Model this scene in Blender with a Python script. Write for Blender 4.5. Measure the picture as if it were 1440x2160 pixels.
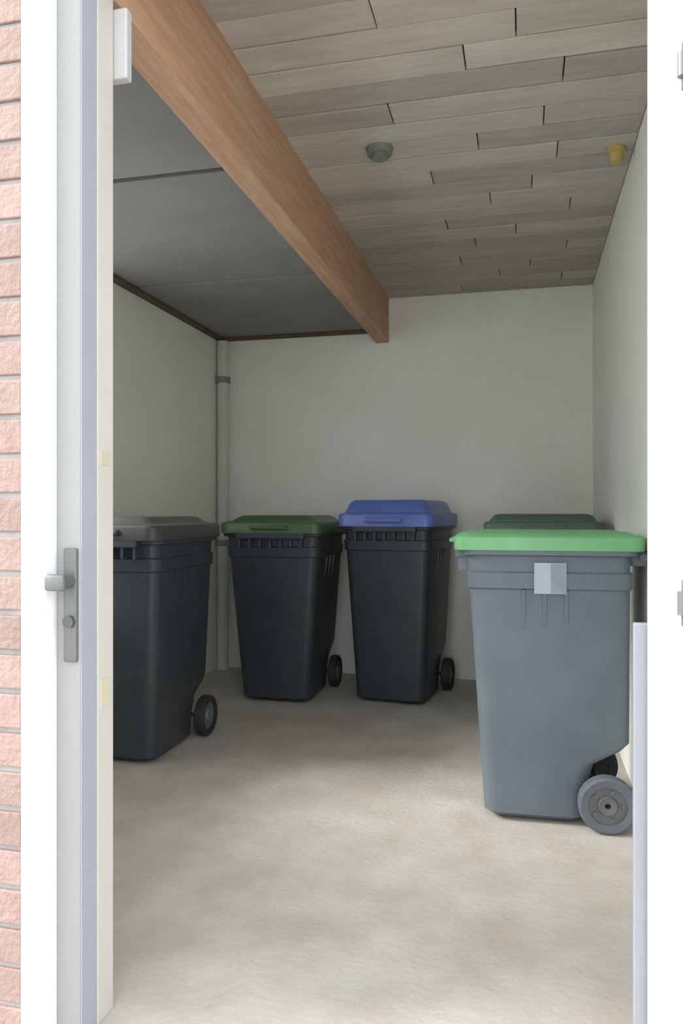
import bpy, bmesh, math, random
from mathutils import Matrix, Vector
random.seed(7)
for o in list(bpy.data.objects): bpy.data.objects.remove(o)
S = bpy.context.scene
COL = S.collection

# ------------------------------------------------------------------ camera, sky, exposure
CAM_H = 1.12
F_PX = 1600.0
cd = bpy.data.cameras.new('camera'); cam = bpy.data.objects.new('camera', cd); COL.objects.link(cam)
cd.sensor_fit = 'VERTICAL'; cd.sensor_height = 36; cd.sensor_width = 24
cd.lens = F_PX / 2160 * 36
cd.clip_start = 0.02
cam.location = (0, 0, CAM_H)
cam.rotation_euler = (math.radians(90), 0, math.atan(385 / 1600))
S.camera = cam

W = bpy.data.worlds.new('overcast_sky'); S.world = W; W.use_nodes = True
bg = W.node_tree.nodes['Background']
bg.inputs[0].default_value = (0.89, 0.95, 1.0, 1)
bg.inputs[1].default_value = 2.3
sd = bpy.data.lights.new('hazy_sun', 'SUN'); sun = bpy.data.objects.new('hazy_sun', sd); COL.objects.link(sun)
sd.energy = 4.4; sd.angle = math.radians(24); sd.color = (1.0, 0.98, 0.98)
sun.rotation_euler = Vector((-1.0, -0.22, 0.66)).to_track_quat('Z', 'Y').to_euler()
S.view_settings.view_transform = 'Standard'
S.view_settings.look = 'None'
S.view_settings.gamma = 1
S.view_settings.use_curve_mapping = False
S.view_settings.exposure = 0.45

# ------------------------------------------------------------------ materials
def mat(name, base, rough=0.6, var=0.0, scale=4.0, bump=0.0, bscale=60.0, base2=None, spec=0.5,
        per_obj=0.0, metal=0.0, stretch=(1, 1, 1)):
    m = bpy.data.materials.new(name); m.use_nodes = True
    nt = m.node_tree; N = nt.nodes; L = nt.links
    b = N['Principled BSDF']
    b.inputs['Roughness'].default_value = rough
    b.inputs['Metallic'].default_value = metal
    b.inputs['Specular IOR Level'].default_value = spec
    tc = N.new('ShaderNodeTexCoord')
    mp = N.new('ShaderNodeMapping'); mp.inputs['Scale'].default_value = stretch
    L.new(tc.outputs['Object'], mp.inputs['Vector'])
    vec = mp.outputs['Vector']
    if per_obj:
        oi = N.new('ShaderNodeObjectInfo')
        ad = N.new('ShaderNodeVectorMath'); ad.operation = 'ADD'
        sc = N.new('ShaderNodeMath'); sc.operation = 'MULTIPLY'; sc.inputs[1].default_value = 37.0
        L.new(oi.outputs['Random'], sc.inputs[0])
        L.new(vec, ad.inputs[0]); L.new(sc.outputs[0], ad.inputs[1]); vec = ad.outputs[0]
    n = N.new('ShaderNodeTexNoise'); n.inputs['Scale'].default_value = scale
    n.inputs['Detail'].default_value = 6; n.inputs['Roughness'].default_value = 0.6
    L.new(vec, n.inputs['Vector'])
    b2 = base2 or tuple(c * (1 - var) for c in base)
    r = N.new('ShaderNodeValToRGB')
    r.color_ramp.elements[0].position = 0.33; r.color_ramp.elements[1].position = 0.67
    r.color_ramp.elements[0].color = (*b2, 1); r.color_ramp.elements[1].color = (*base, 1)
    L.new(n.outputs['Fac'], r.inputs['Fac'])
    out = r.outputs['Color']
    if per_obj:
        hs = N.new('ShaderNodeHueSaturation')
        mr = N.new('ShaderNodeMapRange')
        mr.inputs['To Min'].default_value = 1 - per_obj; mr.inputs['To Max'].default_value = 1 + per_obj
        L.new(oi.outputs['Random'], mr.inputs['Value'])
        L.new(mr.outputs[0], hs.inputs['Value']); L.new(out, hs.inputs['Color']); out = hs.outputs['Color']
    L.new(out, b.inputs['Base Color'])
    if bump:
        n2 = N.new('ShaderNodeTexNoise'); n2.inputs['Scale'].default_value = bscale
        n2.inputs['Detail'].default_value = 5
        L.new(vec, n2.inputs['Vector'])
        bp = N.new('ShaderNodeBump'); bp.inputs['Strength'].default_value = bump
        bp.inputs['Distance'].default_value = 0.01
        L.new(n2.outputs['Fac'], bp.inputs['Height']); L.new(bp.outputs[0], b.inputs['Normal'])
    return m

M = {}
M['floor'] = mat('concrete_floor', (0.56, 0.51, 0.46), 0.75, base2=(0.45, 0.395, 0.34), scale=4.2, bump=0.25, bscale=45)
M['plaster'] = mat('painted_plaster', (0.85, 0.84, 0.775), 0.85, base2=(0.80, 0.79, 0.705), scale=1.6, bump=0.15, bscale=90)
M['board'] = mat('grey_ceiling_board', (0.52, 0.475, 0.42), 0.85, base2=(0.415, 0.38, 0.325), scale=3.0, bump=0.3, bscale=50,
                 per_obj=0.16, stretch=(1.2, 7, 1))
M['soffit'] = mat('grey_soffit_panel', (0.275, 0.26, 0.245), 0.85, var=0.16, scale=2.2, bump=0.1, bscale=80, per_obj=0.05)
M['timber'] = mat('reddish_timber', (0.60, 0.36, 0.235), 0.7, base2=(0.47, 0.265, 0.155), scale=5, bump=0.25, bscale=40, stretch=(9, 0.7, 9))
M['darkwood'] = mat('dark_brown_timber', (0.13, 0.095, 0.065), 0.75, var=0.35, scale=6, bump=0.2)
M['gap'] = mat('dark_backing', (0.07, 0.065, 0.055), 0.9, var=0.2)
M['brick'] = mat('orange_pink_brick', (0.335, 0.235, 0.205), 0.85, base2=(0.29, 0.19, 0.16), scale=14, bump=0.5, bscale=70, per_obj=0.12)
M['mortar'] = mat('pale_mortar', (0.40, 0.375, 0.36), 0.9, var=0.18, scale=20, bump=0.4)
M['render'] = mat('pale_outer_wall', (0.62, 0.58, 0.54), 0.9, var=0.12, scale=3)
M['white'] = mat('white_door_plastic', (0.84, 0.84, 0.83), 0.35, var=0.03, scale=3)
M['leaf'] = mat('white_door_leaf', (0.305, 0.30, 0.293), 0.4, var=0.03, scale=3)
M['edge'] = mat('shade_tinted_door_edge', (0.335, 0.345, 0.39), 0.5, var=0.06, scale=3)  # bluish shade of the sideways leaf edge put into its colour
M['cream'] = mat('cream_jamb_paint', (0.55, 0.52, 0.475), 0.55, base2=(0.51, 0.48, 0.43), scale=2.2, stretch=(1, 1, 1))
M['steel'] = mat('brushed_steel', (0.17, 0.17, 0.167), 0.45, var=0.12, metal=0.5, scale=20)
M['steel_dark'] = mat('dark_steel', (0.11, 0.11, 0.11), 0.45, var=0.15, metal=0.5, scale=20)
M['anthracite'] = mat('anthracite_bin_plastic', (0.042, 0.049, 0.058), 0.42, var=0.22, scale=9, bump=0.06, bscale=300)
M['slate'] = mat('slate_grey_bin_plastic', (0.125, 0.155, 0.175), 0.5, base2=(0.105, 0.13, 0.15), scale=5, bump=0.06, bscale=300)
M['lid_black'] = mat('charcoal_lid_plastic', (0.058, 0.057, 0.052), 0.45, var=0.2, scale=9)
M['lid_green'] = mat('dark_green_lid_plastic', (0.055, 0.115, 0.035), 0.4, var=0.2, scale=9)
M['lid_green_pale'] = mat('pale_green_lid_plastic', (0.17, 0.42, 0.185), 0.4, var=0.12, scale=9)
M['lid_blue'] = mat('blue_lid_plastic', (0.115, 0.17, 0.48), 0.35, var=0.15, scale=9)
M['rubber'] = mat('black_rubber', (0.03, 0.03, 0.032), 0.7, var=0.25, scale=20)
M['rubber_grey'] = mat('dusty_grey_rubber', (0.13, 0.14, 0.165), 0.75, var=0.2, scale=20)
M['hub'] = mat('grey_hub_plastic', (0.13, 0.135, 0.14), 0.5, var=0.15)
M['sticker'] = mat('white_sticker', (0.40, 0.435, 0.47), 0.5, base2=(0.35, 0.385, 0.41), scale=9, stretch=(3, 3, 0.6))
M['pipe'] = mat('grey_drain_pipe', (0.66, 0.655, 0.59), 0.6, var=0.1)
M['clip'] = mat('dark_pipe_clip', (0.26, 0.255, 0.245), 0.6, var=0.1)
M['fitting_dark'] = mat('dark_fitting', (0.20, 0.215, 0.18), 0.6, var=0.15)
M['fitting_yellow'] = mat('yellowed_fitting', (0.52, 0.38, 0.14), 0.5, var=0.15)
M['strike'] = mat('pale_brass_plate', (0.56, 0.51, 0.38), 0.5, var=0.1)
M['bracket'] = mat('off_white_metal', (0.5, 0.5, 0.49), 0.5, var=0.1)
M['lid_green_grey'] = mat('dull_green_lid_plastic', (0.075, 0.125, 0.085), 0.45, var=0.15, scale=9)
M['print'] = mat('grey_sticker_print', (0.25, 0.285, 0.315), 0.5, var=0.15, scale=12)
M['strip'] = mat('pale_lavender_strip', (0.265, 0.27, 0.30), 0.5, var=0.06, scale=3)
M['paving'] = mat('outdoor_paving', (0.48, 0.45, 0.42), 0.85, var=0.2, scale=4, bump=0.2)

g = bpy.data.materials.new('window_glass'); g.use_nodes = True
nt = g.node_tree; nt.nodes.clear()
_o = nt.nodes.new('ShaderNodeOutputMaterial'); _m = nt.nodes.new('ShaderNodeMixShader'); _m.inputs[0].default_value = .06
_t = nt.nodes.new('ShaderNodeBsdfTransparent'); _t.inputs[0].default_value = (.96, .98, .97, 1)
_g = nt.nodes.new('ShaderNodeBsdfGlossy'); _g.inputs['Roughness'].default_value = .02
nt.links.new(_t.outputs[0], _m.inputs[1]); nt.links.new(_g.outputs[0], _m.inputs[2]); nt.links.new(_m.outputs[0], _o.inputs[0])
M['glass'] = g

# ------------------------------------------------------------------ helpers
def obj(name, bm, m, parent=None, smooth=False):
    bmesh.ops.recalc_face_normals(bm, faces=bm.faces)
    me = bpy.data.meshes.new(name); bm.to_mesh(me); bm.free()
    if smooth:
        for p in me.polygons: p.use_smooth = True
        try: me.set_sharp_from_angle(angle=math.radians(38))
        except Exception: pass
    me.materials.append(M[m])
    o = bpy.data.objects.new(name, me); COL.objects.link(o)
    if parent is not None: o.parent = parent
    return o

def box(bm, x0, x1, y0, y1, z0, z1, bev=0.0):
    r = bmesh.ops.create_cube(bm, size=1.0)
    vs = r['verts']
    for v in vs:
        v.co = Vector((x0 + (v.co.x + .5) * (x1 - x0), y0 + (v.co.y + .5) * (y1 - y0), z0 + (v.co.z + .5) * (z1 - z0)))
    if bev:
        es = list({e for v in vs for e in v.link_edges})
        bmesh.ops.bevel(bm, geom=es, offset=bev, segments=2, affect='EDGES', profile=0.5)

def bx(name, x0, x1, y0, y1, z0, z1, m, parent=None, bev=0.0):
    bm = bmesh.new(); box(bm, x0, x1, y0, y1, z0, z1, bev)
    return obj(name, bm, m, parent)

def cyl(bm, c, r, h, axis='Z', seg=24, r2=None):
    rot = {'Z': Matrix(), 'X': Matrix.Rotation(math.pi / 2, 4, 'Y'), 'Y': Matrix.Rotation(math.pi / 2, 4, 'X')}[axis]
    bmesh.ops.create_cone(bm, cap_ends=True, segments=seg, radius1=r, radius2=r if r2 is None else r2, depth=h,
                          matrix=Matrix.Translation(c) @ rot)

def lathe(bm, prof, c, axis='X', seg=28):
    """closed ring profile (r, a) swept round an axis through c"""
    rings = []
    for i in range(seg):
        t = 2 * math.pi * i / seg; ct, st = math.cos(t), math.sin(t)
        ring = []
        for r, a in prof:
            p = (a, r * ct, r * st) if axis == 'X' else ((r * ct, a, r * st) if axis == 'Y' else (r * ct, r * st, a))
            ring.append(bm.verts.new(Vector(p) + Vector(c)))
        rings.append(ring)
    n = len(prof)
    for i in range(seg):
        A, B = rings[i], rings[(i + 1) % seg]
        for j in range(n):
            bm.faces.new((A[j], A[(j + 1) % n], B[(j + 1) % n], B[j]))

def rrect(x0, x1, y0, y1, r, z, k=4):
    pts = []
    for cx, cy, a0 in ((x1 - r, y1 - r, 0), (x0 + r, y1 - r, 90), (x0 + r, y0 + r, 180), (x1 - r, y0 + r, 270)):
        for i in range(k + 1):
            a = math.radians(a0 + 90 * i / k)
            pts.append(Vector((cx + r * math.cos(a), cy + r * math.sin(a), z)))
    return pts

def loft(bm, rings, cap0=True, cap1=True):
    vr = [[bm.verts.new(p) for p in ring] for ring in rings]
    n = len(vr[0])
    for a, b in zip(vr, vr[1:]):
        for i in range(n):
            bm.faces.new((a[i], a[(i + 1) % n], b[(i + 1) % n], b[i]))
    if cap0: bm.faces.new(list(reversed(vr[0])))
    if cap1: bm.faces.new(vr[-1])

def tag(o, label=None, cat=None, group=None, kind=None):
    if label: o['label'] = label
    if cat: o['category'] = cat
    if group: o['group'] = group
    if kind: o['kind'] = kind
    return o

def empty(name, loc, rz=0.0):
    o = bpy.data.objects.new(name, None); COL.objects.link(o)
    o.location = loc; o.rotation_euler = (0, 0, rz); o.empty_display_size = 0.1
    return o

# ------------------------------------------------------------------ room dimensions
XL, XR = -2.14, 0.43            # side walls
YF, YB = 1.55, 5.13             # inner face of front wall, back wall
Y0 = 1.40                       # outer face of the front wall
ZC = 2.58                       # board ceiling
ZS = 2.37                       # lower soffit left of the beam
BX0, BX1 = -0.990, -0.900       # timber beam
OPL, OPR, OPH = -0.905, 0.230, 2.38   # door opening
T = 0.15

# ------------------------------------------------------------------ structure
tag(bx('floor', XL - T, XR + T, Y0 + 0.02, YB + T, -0.12, 0, 'floor'),
    'pale beige concrete floor of the bin room', 'floor', kind='structure')
tag(bx('ground', -6, 6, -6, Y0 + 0.02, -0.12, -0.01, 'paving'),
    'pale paving outside the doorway', 'ground', kind='structure')
tag(bx('wall_back', XL - T, XR + T, YB, YB + T, 0, ZC + .2, 'plaster'),
    'pale grey-green plaster wall behind the bins', 'wall', kind='structure')
WY0, WY1, WZ0, WZ1 = 1.90, 3.52, 0.85, 2.28      # window in the left wall, hidden from here by the door frame
bm = bmesh.new()
box(bm, XL - T, XL, Y0 + .1, WY0, 0, ZC + .2); box(bm, XL - T, XL, WY1, YB, 0, ZC + .2)
box(bm, XL - T, XL, WY0, WY1, 0, WZ0); box(bm, XL - T, XL, WY0, WY1, WZ1, ZC + .2)
tag(obj('wall_left', bm, 'plaster'), 'pale plaster wall beside the charcoal-lidded bin', 'wall', kind='structure')
win = tag(empty('window_1', (XL, (WY0 + WY1) / 2, WZ0)), 'white framed window in the left wall', 'window', kind='structure')
def wp(name, x0, x1, y0, y1, z0, z1, m, bev=.003):
    o = bx(name, x0, x1, y0, y1, z0, z1, m, None, bev)
    for v in o.data.vertices: v.co -= Vector((XL, (WY0 + WY1) / 2, WZ0))
    o.parent = win
bm = bmesh.new()
for q in ((WY0, WY0 + .05, WZ0, WZ1), (WY1 - .05, WY1, WZ0, WZ1), (WY0 + .05, WY1 - .05, WZ0, WZ0 + .05), (WY0 + .05, WY1 - .05, WZ1 - .05, WZ1)):
    box(bm, XL - .11, XL - .05, *q)
bmesh.ops.translate(bm, verts=bm.verts, vec=(-XL, -(WY0 + WY1) / 2, -WZ0))
obj('window_frame', bm, 'white', win)
ym = (WY0 + WY1) / 2
wp('mullion', XL - .11, XL - .05, ym - .025, ym + .025, WZ0 + .05, WZ1 - .05, 'white')
wp('pane', XL - .084, XL - .078, WY0 + .05, ym - .025, WZ0 + .05, WZ1 - .05, 'glass', 0)
wp('pane', XL - .084, XL - .078, ym + .025, WY1 - .05, WZ0 + .05, WZ1 - .05, 'glass', 0)
wp('window_sill', XL - .05, XL + .03, WY0, WY1, WZ0, WZ0 + .02, 'white')
tag(bx('wall_right', XR, XR + T, Y0 + .1, YB, 0, ZC + .2, 'plaster'),
    'pale plaster wall behind the slate grey bin', 'wall', kind='structure')

# ceiling: backing slab, boards on the right, soffit panels on the left
ceil = bx('ceiling', XL - T, XR + T, Y0, YB + T, ZC + .03, ZC + .2, 'gap')
tag(ceil, 'ceiling of grey boards on the right and smooth panels on the left', 'ceiling', kind='structure')
bw = 0.142
y = YF; row = 0
board_mesh = {}
while y < YB - 0.01:
    y1 = min(y + bw, YB)
    cut = [-0.42, 0.02, -0.2, 0.2][row % 4] + random.uniform(-.08, .08)
    for a, b in ((BX1 - 0.01, cut), (cut, XR)):
        dz = random.uniform(0, 0.006)
        bx('ceiling_board', a + .002, b - .002, y + .004, y1 - .003, ZC + dz, ZC + .028, 'board', ceil, 0.003)
    y = y1; row += 1
bx('soffit_backing', XL, BX0, YF, YB, ZS + .022, ZS + .05, 'gap', ceil)
for a, b in ((YF, 2.59), (2.59, 3.84), (3.84, YB)):
    bx('soffit_panel', XL, BX0, a + .016, b - .016, ZS, ZS + .02, 'soffit', ceil, 0.003)

beam = tag(bx('beam', BX0, BX1, YF, YB, ZS - .09, ZC + .025, 'timber', None, 0.004),
           'reddish brown timber beam running along the ceiling to the back wall', 'beam', kind='structure')
tag(bx('trim_1', XL + .05, BX0, YB - .05, YB, ZS - .022, ZS - .001, 'darkwood', None, .004),
    'dark timber batten along the top of the back wall', 'trim', kind='structure')
tag(bx('trim_2', XL, XL + .05, YF, YB, ZS - .022, ZS - .001, 'darkwood', None, .004),
    'dark timber batten along the top of the left wall', 'trim', kind='structure')

# front wall: mortar core with real bricks beside the door, header, plain remainder
FX0 = -1.020                   # brick edge next to the door frame
wf = bx('wall_front', XL - T, FX0, Y0 - .005, YF, 0, ZC + .2, 'mortar')
tag(wf, 'orange-pink brick outer wall left of the white door frame', 'wall', kind='structure')
BL, BH, J = 0.235, 0.0705, 0.012
z = 0.006; c = 0
bm0 = bmesh.new(); box(bm0, 0, BL, 0, .03, 0, BH, .003)
full = bpy.data.meshes.new('brick'); bm0.to_mesh(full); bm0.free(); full.materials.append(M['brick'])
bm0 = bmesh.new(); box(bm0, 0, BL / 2 - J / 2, 0, .03, 0, BH, .003)
half = bpy.data.meshes.new('brick_half'); bm0.to_mesh(half); bm0.free(); half.materials.append(M['brick'])
while z < ZC + .1:
    x = FX0 - .003; k = 0
    n = 4
    if c % 2:
        o = bpy.data.objects.new('brick', half); COL.objects.link(o); o.parent = wf
        x -= BL / 2 - J / 2; o.location = (x, Y0 - .012 - random.uniform(0, .003), z); x -= J; n = 3
    for i in range(n):
        o = bpy.data.objects.new('brick', full); COL.objects.link(o); o.parent = wf
        x -= BL; o.location = (x, Y0 - .012 - random.uniform(0, .003), z); x -= J
    z += BH + J; c += 1
bm = bmesh.new()
box(bm, OPR + .07, 2.6, Y0, YF, 0, ZC + .2)
box(bm, FX0, OPR + .07, Y0, YF, OPH + .06, ZC + .2)
tag(obj('wall_front_right', bm, 'render'), 'outer wall above and right of the doorway', 'wall', kind='structure')

# ------------------------------------------------------------------ door_1: white frame and narrow leaf on the left
d1 = tag(empty('door_1', (OPL, Y0, 0)), 'white door frame and narrow leaf with steel handle next to the brick wall', 'door', kind='structure')
def d1p(name, x0, x1, y0, y1, z0, z1, m, parent=None, bev=0.0):
    o = bx(name, x0, x1, y0, y1, z0, z1, m, None, bev)
    for v in o.data.vertices: v.co -= Vector((OPL, Y0, 0))
    o.parent = parent or d1
    return o
d1p('frame_post', FX0, -.9606, Y0 - .02, Y0 + .15, 0, OPH + .06, 'white', None, .004)
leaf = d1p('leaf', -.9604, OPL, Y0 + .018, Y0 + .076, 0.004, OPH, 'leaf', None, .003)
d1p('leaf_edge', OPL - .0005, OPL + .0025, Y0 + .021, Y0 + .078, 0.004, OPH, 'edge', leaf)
lin = d1p('jamb_lining', -.9600, OPL + .003, Y0 + .080, YF - .003, 0.0, OPH, 'cream', None, .003)
d1p('head_frame', FX0, OPR + .07, Y0 - .02, Y0 + .15, OPH, OPH + .06, 'white', None, .004)
d1p('bracket', -.93, -.871, YF, YF + .025, 2.10, 2.26, 'bracket', None, .004)
for zz, hh in ((1.24, .016), (0.72, .032)):
    d1p('strike_plate', OPL + .0028, OPL + .0045, Y0 + .095, YF - .02, zz - hh, zz + hh, 'strike', lin)
hp = d1p('handle_plate', -.938, -.908, Y0 + .008, Y0 + .018, .806, 1.044, 'steel', leaf, .003)
bm = bmesh.new()
cyl(bm, (-.922 - OPL, -.006, .976), .013, .03, 'Y')
box(bm, -.956 - OPL, -.910 - OPL, -.034, -.016, .958, .992, .006)
tag(obj('lever', bm, 'steel', leaf, True), 'brushed steel lever')
bm = bmesh.new(); cyl(bm, (-.922 - OPL, .006, .891), .0125, .014, 'Y')
tag(obj('lock_cylinder', bm, 'steel_dark', leaf, True), 'dark lock cylinder')

# ------------------------------------------------------------------ door_2: right jamb and the leaf folded back against the outer wall
d2 = tag(empty('door_2', (OPR, Y0, 0)), 'white door frame with the leaf folded back at the right edge', 'door', kind='structure')
def d2p(name, x0, x1, y0, y1, z0, z1, m, parent=None, bev=0.0):
    o = bx(name, x0, x1, y0, y1, z0, z1, m, None, bev)
    for v in o.data.vertices: v.co -= Vector((OPR, Y0, 0))
    o.parent = parent or d2
    return o
d2p('frame_post', OPR, OPR + .07, Y0 - .004, YF + .005, 0, OPH, 'white', None, .002)
lf = d2p('leaf', OPR + .075, OPR + 1.12, Y0 - .07, Y0 - .012, .01, OPH - .01, 'white', None, .004)
for x0, x1, z0, z1 in ((.14, .98, .16, 1.02), (.14, .98, 1.14, 2.22)):
    d2p('panel', OPR + .075 + x0 - .02, OPR + .075 + x1 - .02, Y0 - .076, Y0 - .069, z0, z1, 'white', lf, .003)
d2p('added_jamb_strip', OPR - .024, OPR + .06, YF + .012, YF + .026, 0, .905, 'strip', None, .003)  # added strip, mimics the pale inner side of the jamb
for zz in (1.88, .965, .2):
    bm = bmesh.new(); cyl(bm, (.031, -.012, zz), .008, .04, 'Z', 14)
    box(bm, .031, .066, -.009, -.003, zz - .04, zz + .04, .001)
    tag(obj('hinge', bm, 'steel', d2, True), 'small grey hinge')
bm = bmesh.new(); cyl(bm, (.02, -.005, .822), .006, .006, 'Y', 14)
obj('screw_cap', bm, 'bracket', d2, True)

# ------------------------------------------------------------------ wheelie bins
def make_bin(name, loc, rz, w, d, h, body_m, lid_m, dome=0.035, lid_t=0.05, tyre='rubber', taper=0.80, lid_label=None, dome_in=0.09):
    """front at -y, wheels and handle at +y; origin at the floor under the bin's centre"""
    R = empty(name, loc, rz)
    hw, hb = w / 2 - .025, (w / 2 - .025) * taper
    yf, yr = -d / 2, d / 2 - .06
    yfb = yf + .085                                  # front foot
    zr = h - dome - lid_t                            # underside of the lid
    wr = 0.10
    # body: tapering tub with a wheel recess at the rear foot
    lv = []
    def ring(z, rear_in=0.0, grow=0.0, r=.05):
        t = z / zr
        x = hb + (hw - hb) * t + grow; f = yfb + (yf + .02 - yfb) * t - grow
        return rrect(-x, x, f, yr - rear_in + grow, r, z)
    bm = bmesh.new()
    rings = [ring(.012, .155, -.02), ring(.03, .15), ring(.12, .15), ring(.22, .12), ring(.27, .03), ring(.30, 0.0),
             ring(.55), ring(zr - .16), ring(zr - .155, 0, .008), ring(zr - .10, 0, .008), ring(zr - .095, 0, .0),
             ring(zr - .04), ring(zr - .035, 0, .02), ring(zr, 0, .022)]
    loft(bm, rings)
    body = obj('body', bm, body_m, R, True)
    # embossed panel edge + stiffening ribs on the front and flanks
    for sx in (-1, 1):
        for q in (.35, .5, .65):
            t0, t1 = (zr - .17) / zr, (zr - .36) / zr
            yy = yf + .05 + q * (yr - yf - .1)
            xa = hb + (hw - hb) * t0; xb = hb + (hw - hb) * t1
            p = [Vector((sx * (xa - .004), yy - .008, zr - .16)), Vector((sx * (xa - .004), yy + .008, zr - .16)),
                 Vector((sx * (xb - .004), yy + .008, zr - .36)), Vector((sx * (xb - .004), yy - .008, zr - .36)),
                 Vector((sx * (xa + .010), yy - .006, zr - .16)), Vector((sx * (xa + .010), yy + .006, zr - .16))]
            bm = bmesh.new()
            v = [bm.verts.new(c_) for c_ in p]
            for f in ((0, 1, 5, 4), (4, 5, 2, 3), (0, 4, 3), (1, 2, 5), (0, 3, 2, 1)):
                bm.faces.new([v[i] for i in f])
            obj('rib', bm, body_m, body)
    bm = bmesh.new()                                 # front lifting comb under the rim
    box(bm, -hw * .72, hw * .72, yf - .022, yf + .03, zr - .05, zr - .012, .006)
    for i in range(7):
        xx = -hw * .66 + i * hw * .22
        box(bm, xx - .006, xx + .006, yf - .012, yf + .03, zr - .10, zr - .045, .002)
    obj('lifting_comb', bm, body_m, body)
    # lid
    bm = bmesh.new()
    lw, lf_, lr = w / 2, yf - .025, yr + .045
    def lr_(i, z, r=.055): return rrect(-lw + i, lw - i, lf_ + i, lr - i, max(r - i * .3, .02), z)
    loft(bm, [lr_(.012, zr - .022), lr_(0, zr - .018), lr_(0, zr + lid_t * .7), lr_(.008, zr + lid_t * .92), lr_(.03, zr + lid_t),
              lr_(dome_in * .6, zr + lid_t + dome * .12), lr_(dome_in, zr + lid_t + dome * .8), lr_(dome_in + .02, zr + lid_t + dome)])
    lid = obj('lid', bm, lid_m, R, True)
    if lid_label: lid['label'] = lid_label
    bm = bmesh.new()                                 # front grip tab
    box(bm, -.11, .11, lf_ - .022, lf_ + .02, zr + lid_t * .1, zr + lid_t * .55, .006)
    obj('grip_tab', bm, lid_m, lid)
    # rear handle: two lugs and a bar, hinge pins
    bm = bmesh.new()
    for sx in (-1, 1):
        box(bm, sx * hw * .62 - .018, sx * hw * .62 + .018, yr - .005, yr + .058, zr - .075, zr - .022, .006)
    cyl(bm, (0, yr + .045, zr - .045), .014, hw * 1.5, 'X', 14)
    obj('handle', bm, body_m, R, True)
    # axle + wheels
    ya = yr - .085
    bm = bmesh.new(); cyl(bm, (0, ya, wr), .011, w * .86, 'X', 12)
    obj('axle', bm, 'hub', R, True)
    for sx in (-1, 1):
        cx = sx * (hb + .038)
        bm = bmesh.new()
        lathe(bm, [(.066, -.022), (.09, -.026), (.0985, -.02), (.1, 0), (.0985, .02), (.09, .026), (.066, .022)], (cx, ya, wr))
        wh = obj('wheel', bm, tyre, R, True)
        bm = bmesh.new()
        lathe(bm, [(.010, -.02), (.03, -.024), (.036, -.012), (.067, -.014), (.067, .014), (.036, .012), (.03, .024), (.010, .02)], (cx, ya, wr))
        for i in range(5):
            a = 2 * math.pi * i / 5
            cyl(bm, (cx, ya + .05 * math.cos(a), wr + .05 * math.sin(a)), .008, .036, 'X', 8)
        obj('hub', bm, 'hub', wh, True)
    return R

GB = 'wheelie bins in the bin room'
b = make_bin('wheelie_bin', (-1.80, 3.33, 0), 0, .57, .72, 1.10, 'anthracite', 'lid_black')
tag(b, 'dark wheelie bin with charcoal lid, nearest the left door frame', 'bin', GB)
b = make_bin('wheelie_bin', (-1.425, 4.52, 0), 0, .62, .72, 1.10, 'anthracite', 'lid_green', lid_label='dark green lid', taper=.72)
tag(b, 'dark wheelie bin with dark green lid, left beside the blue-lidded bin', 'bin', GB)
b = make_bin('wheelie_bin', (-.735, 4.63, 0), math.radians(-7), .58, .70, 1.19, 'anthracite', 'lid_blue', dome=.075, lid_t=.06, lid_label='blue lid', taper=.78, dome_in=.06)
tag(b, 'dark wheelie bin with a domed blue lid standing at the back wall', 'bin', GB)
b = make_bin('wheelie_bin', (.09, 4.25, 0), 0, .58, .72, 1.11, 'slate', 'lid_green_grey', lid_label='dull green lid', dome_in=.05)
tag(b, 'wheelie bin with green lid mostly hidden behind the slate grey bin', 'bin', GB)
b = make_bin('wheelie_bin', (.094, 3.00, 0), math.radians(-90 + 2), .48, .65, 1.05, 'slate', 'lid_green_pale',
             dome=.010, lid_t=.038, tyre='rubber_grey', lid_label='pale green lid', taper=.84, dome_in=.05)
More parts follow.
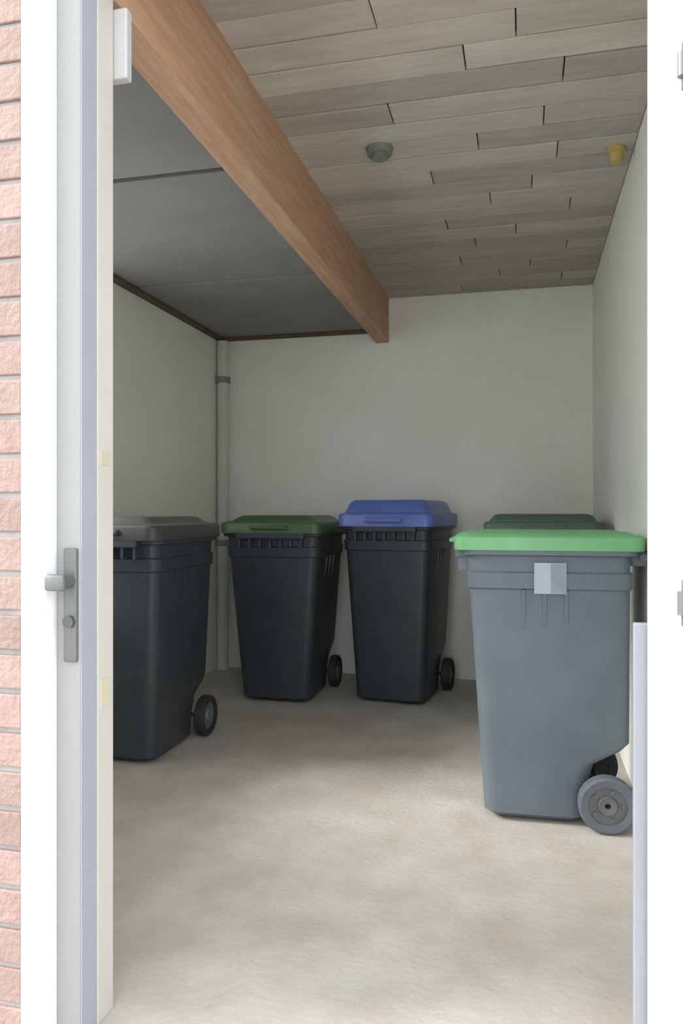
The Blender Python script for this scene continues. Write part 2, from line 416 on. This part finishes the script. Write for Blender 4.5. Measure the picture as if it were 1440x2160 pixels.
tag(b, 'large slate grey wheelie bin with pale green lid standing side-on at right', 'bin', GB)
# sticker on the flank that faces the doorway (local +x side)
bm = bmesh.new(); box(bm, -.0012, .0012, -.055, .055, -.055, .055, .0)
st = obj('sticker', bm, 'sticker', b); st['label'] = 'pale square sticker'
zc = .885; zr_ = 1.05 - .048; hw_ = .48 / 2 - .025; hb_ = hw_ * .84
tl = math.atan((hw_ - hb_) / zr_)
st.location = (hb_ + (hw_ - hb_) * zc / zr_ + .011, -.012, zc); st.rotation_euler = (0, tl, 0)

bm = bmesh.new(); box(bm, .0012, .0022, .002, .053, -.053, .053)
obj('sticker_print', bm, 'print', st)

# ------------------------------------------------------------------ small fittings
p = empty('drain_pipe', (-2.092, YB - .058, 0))
bm = bmesh.new(); cyl(bm, (0, 0, (ZS - .032) / 2), .042, ZS - .034, 'Z', 24); obj('pipe', bm, 'pipe', p, True)
for zz in (2.06, .9):
    bm = bmesh.new(); lathe(bm, [(.042, -.022), (.052, -.022), (.052, .022), (.042, .022)], (0, 0, zz), 'Z', 24)
    box(bm, -.012, .012, .04, .057, zz - .018, zz + .018)
    obj('clip', bm, 'clip', p, True)
tag(p, 'grey vertical drain pipe in the back left corner', 'pipe')

f = empty('ceiling_fitting', (-.565, 3.0, ZC))
bm = bmesh.new(); cyl(bm, (0, 0, -.012), .05, .026, 'Z', 24, .055); obj('base', bm, 'fitting_dark', f, True)
bm = bmesh.new(); cyl(bm, (0, 0, -.032), .03, .02, 'Z', 20); obj('cap', bm, 'fitting_dark', f, True)
tag(f, 'small dark round fitting on the board ceiling right of the beam', 'fitting')
f = empty('ceiling_fitting', (.36, 3.22, ZC))
bm = bmesh.new(); cyl(bm, (0, 0, -.010), .038, .022, 'Z', 20); obj('base', bm, 'fitting_yellow', f, True)
bm = bmesh.new(); cyl(bm, (0, 0, -.038), .022, .04, 'Z', 20, .028); obj('socket', bm, 'fitting_yellow', f, True)
tag(f, 'small yellowish fitting on the ceiling near the right wall', 'fitting')
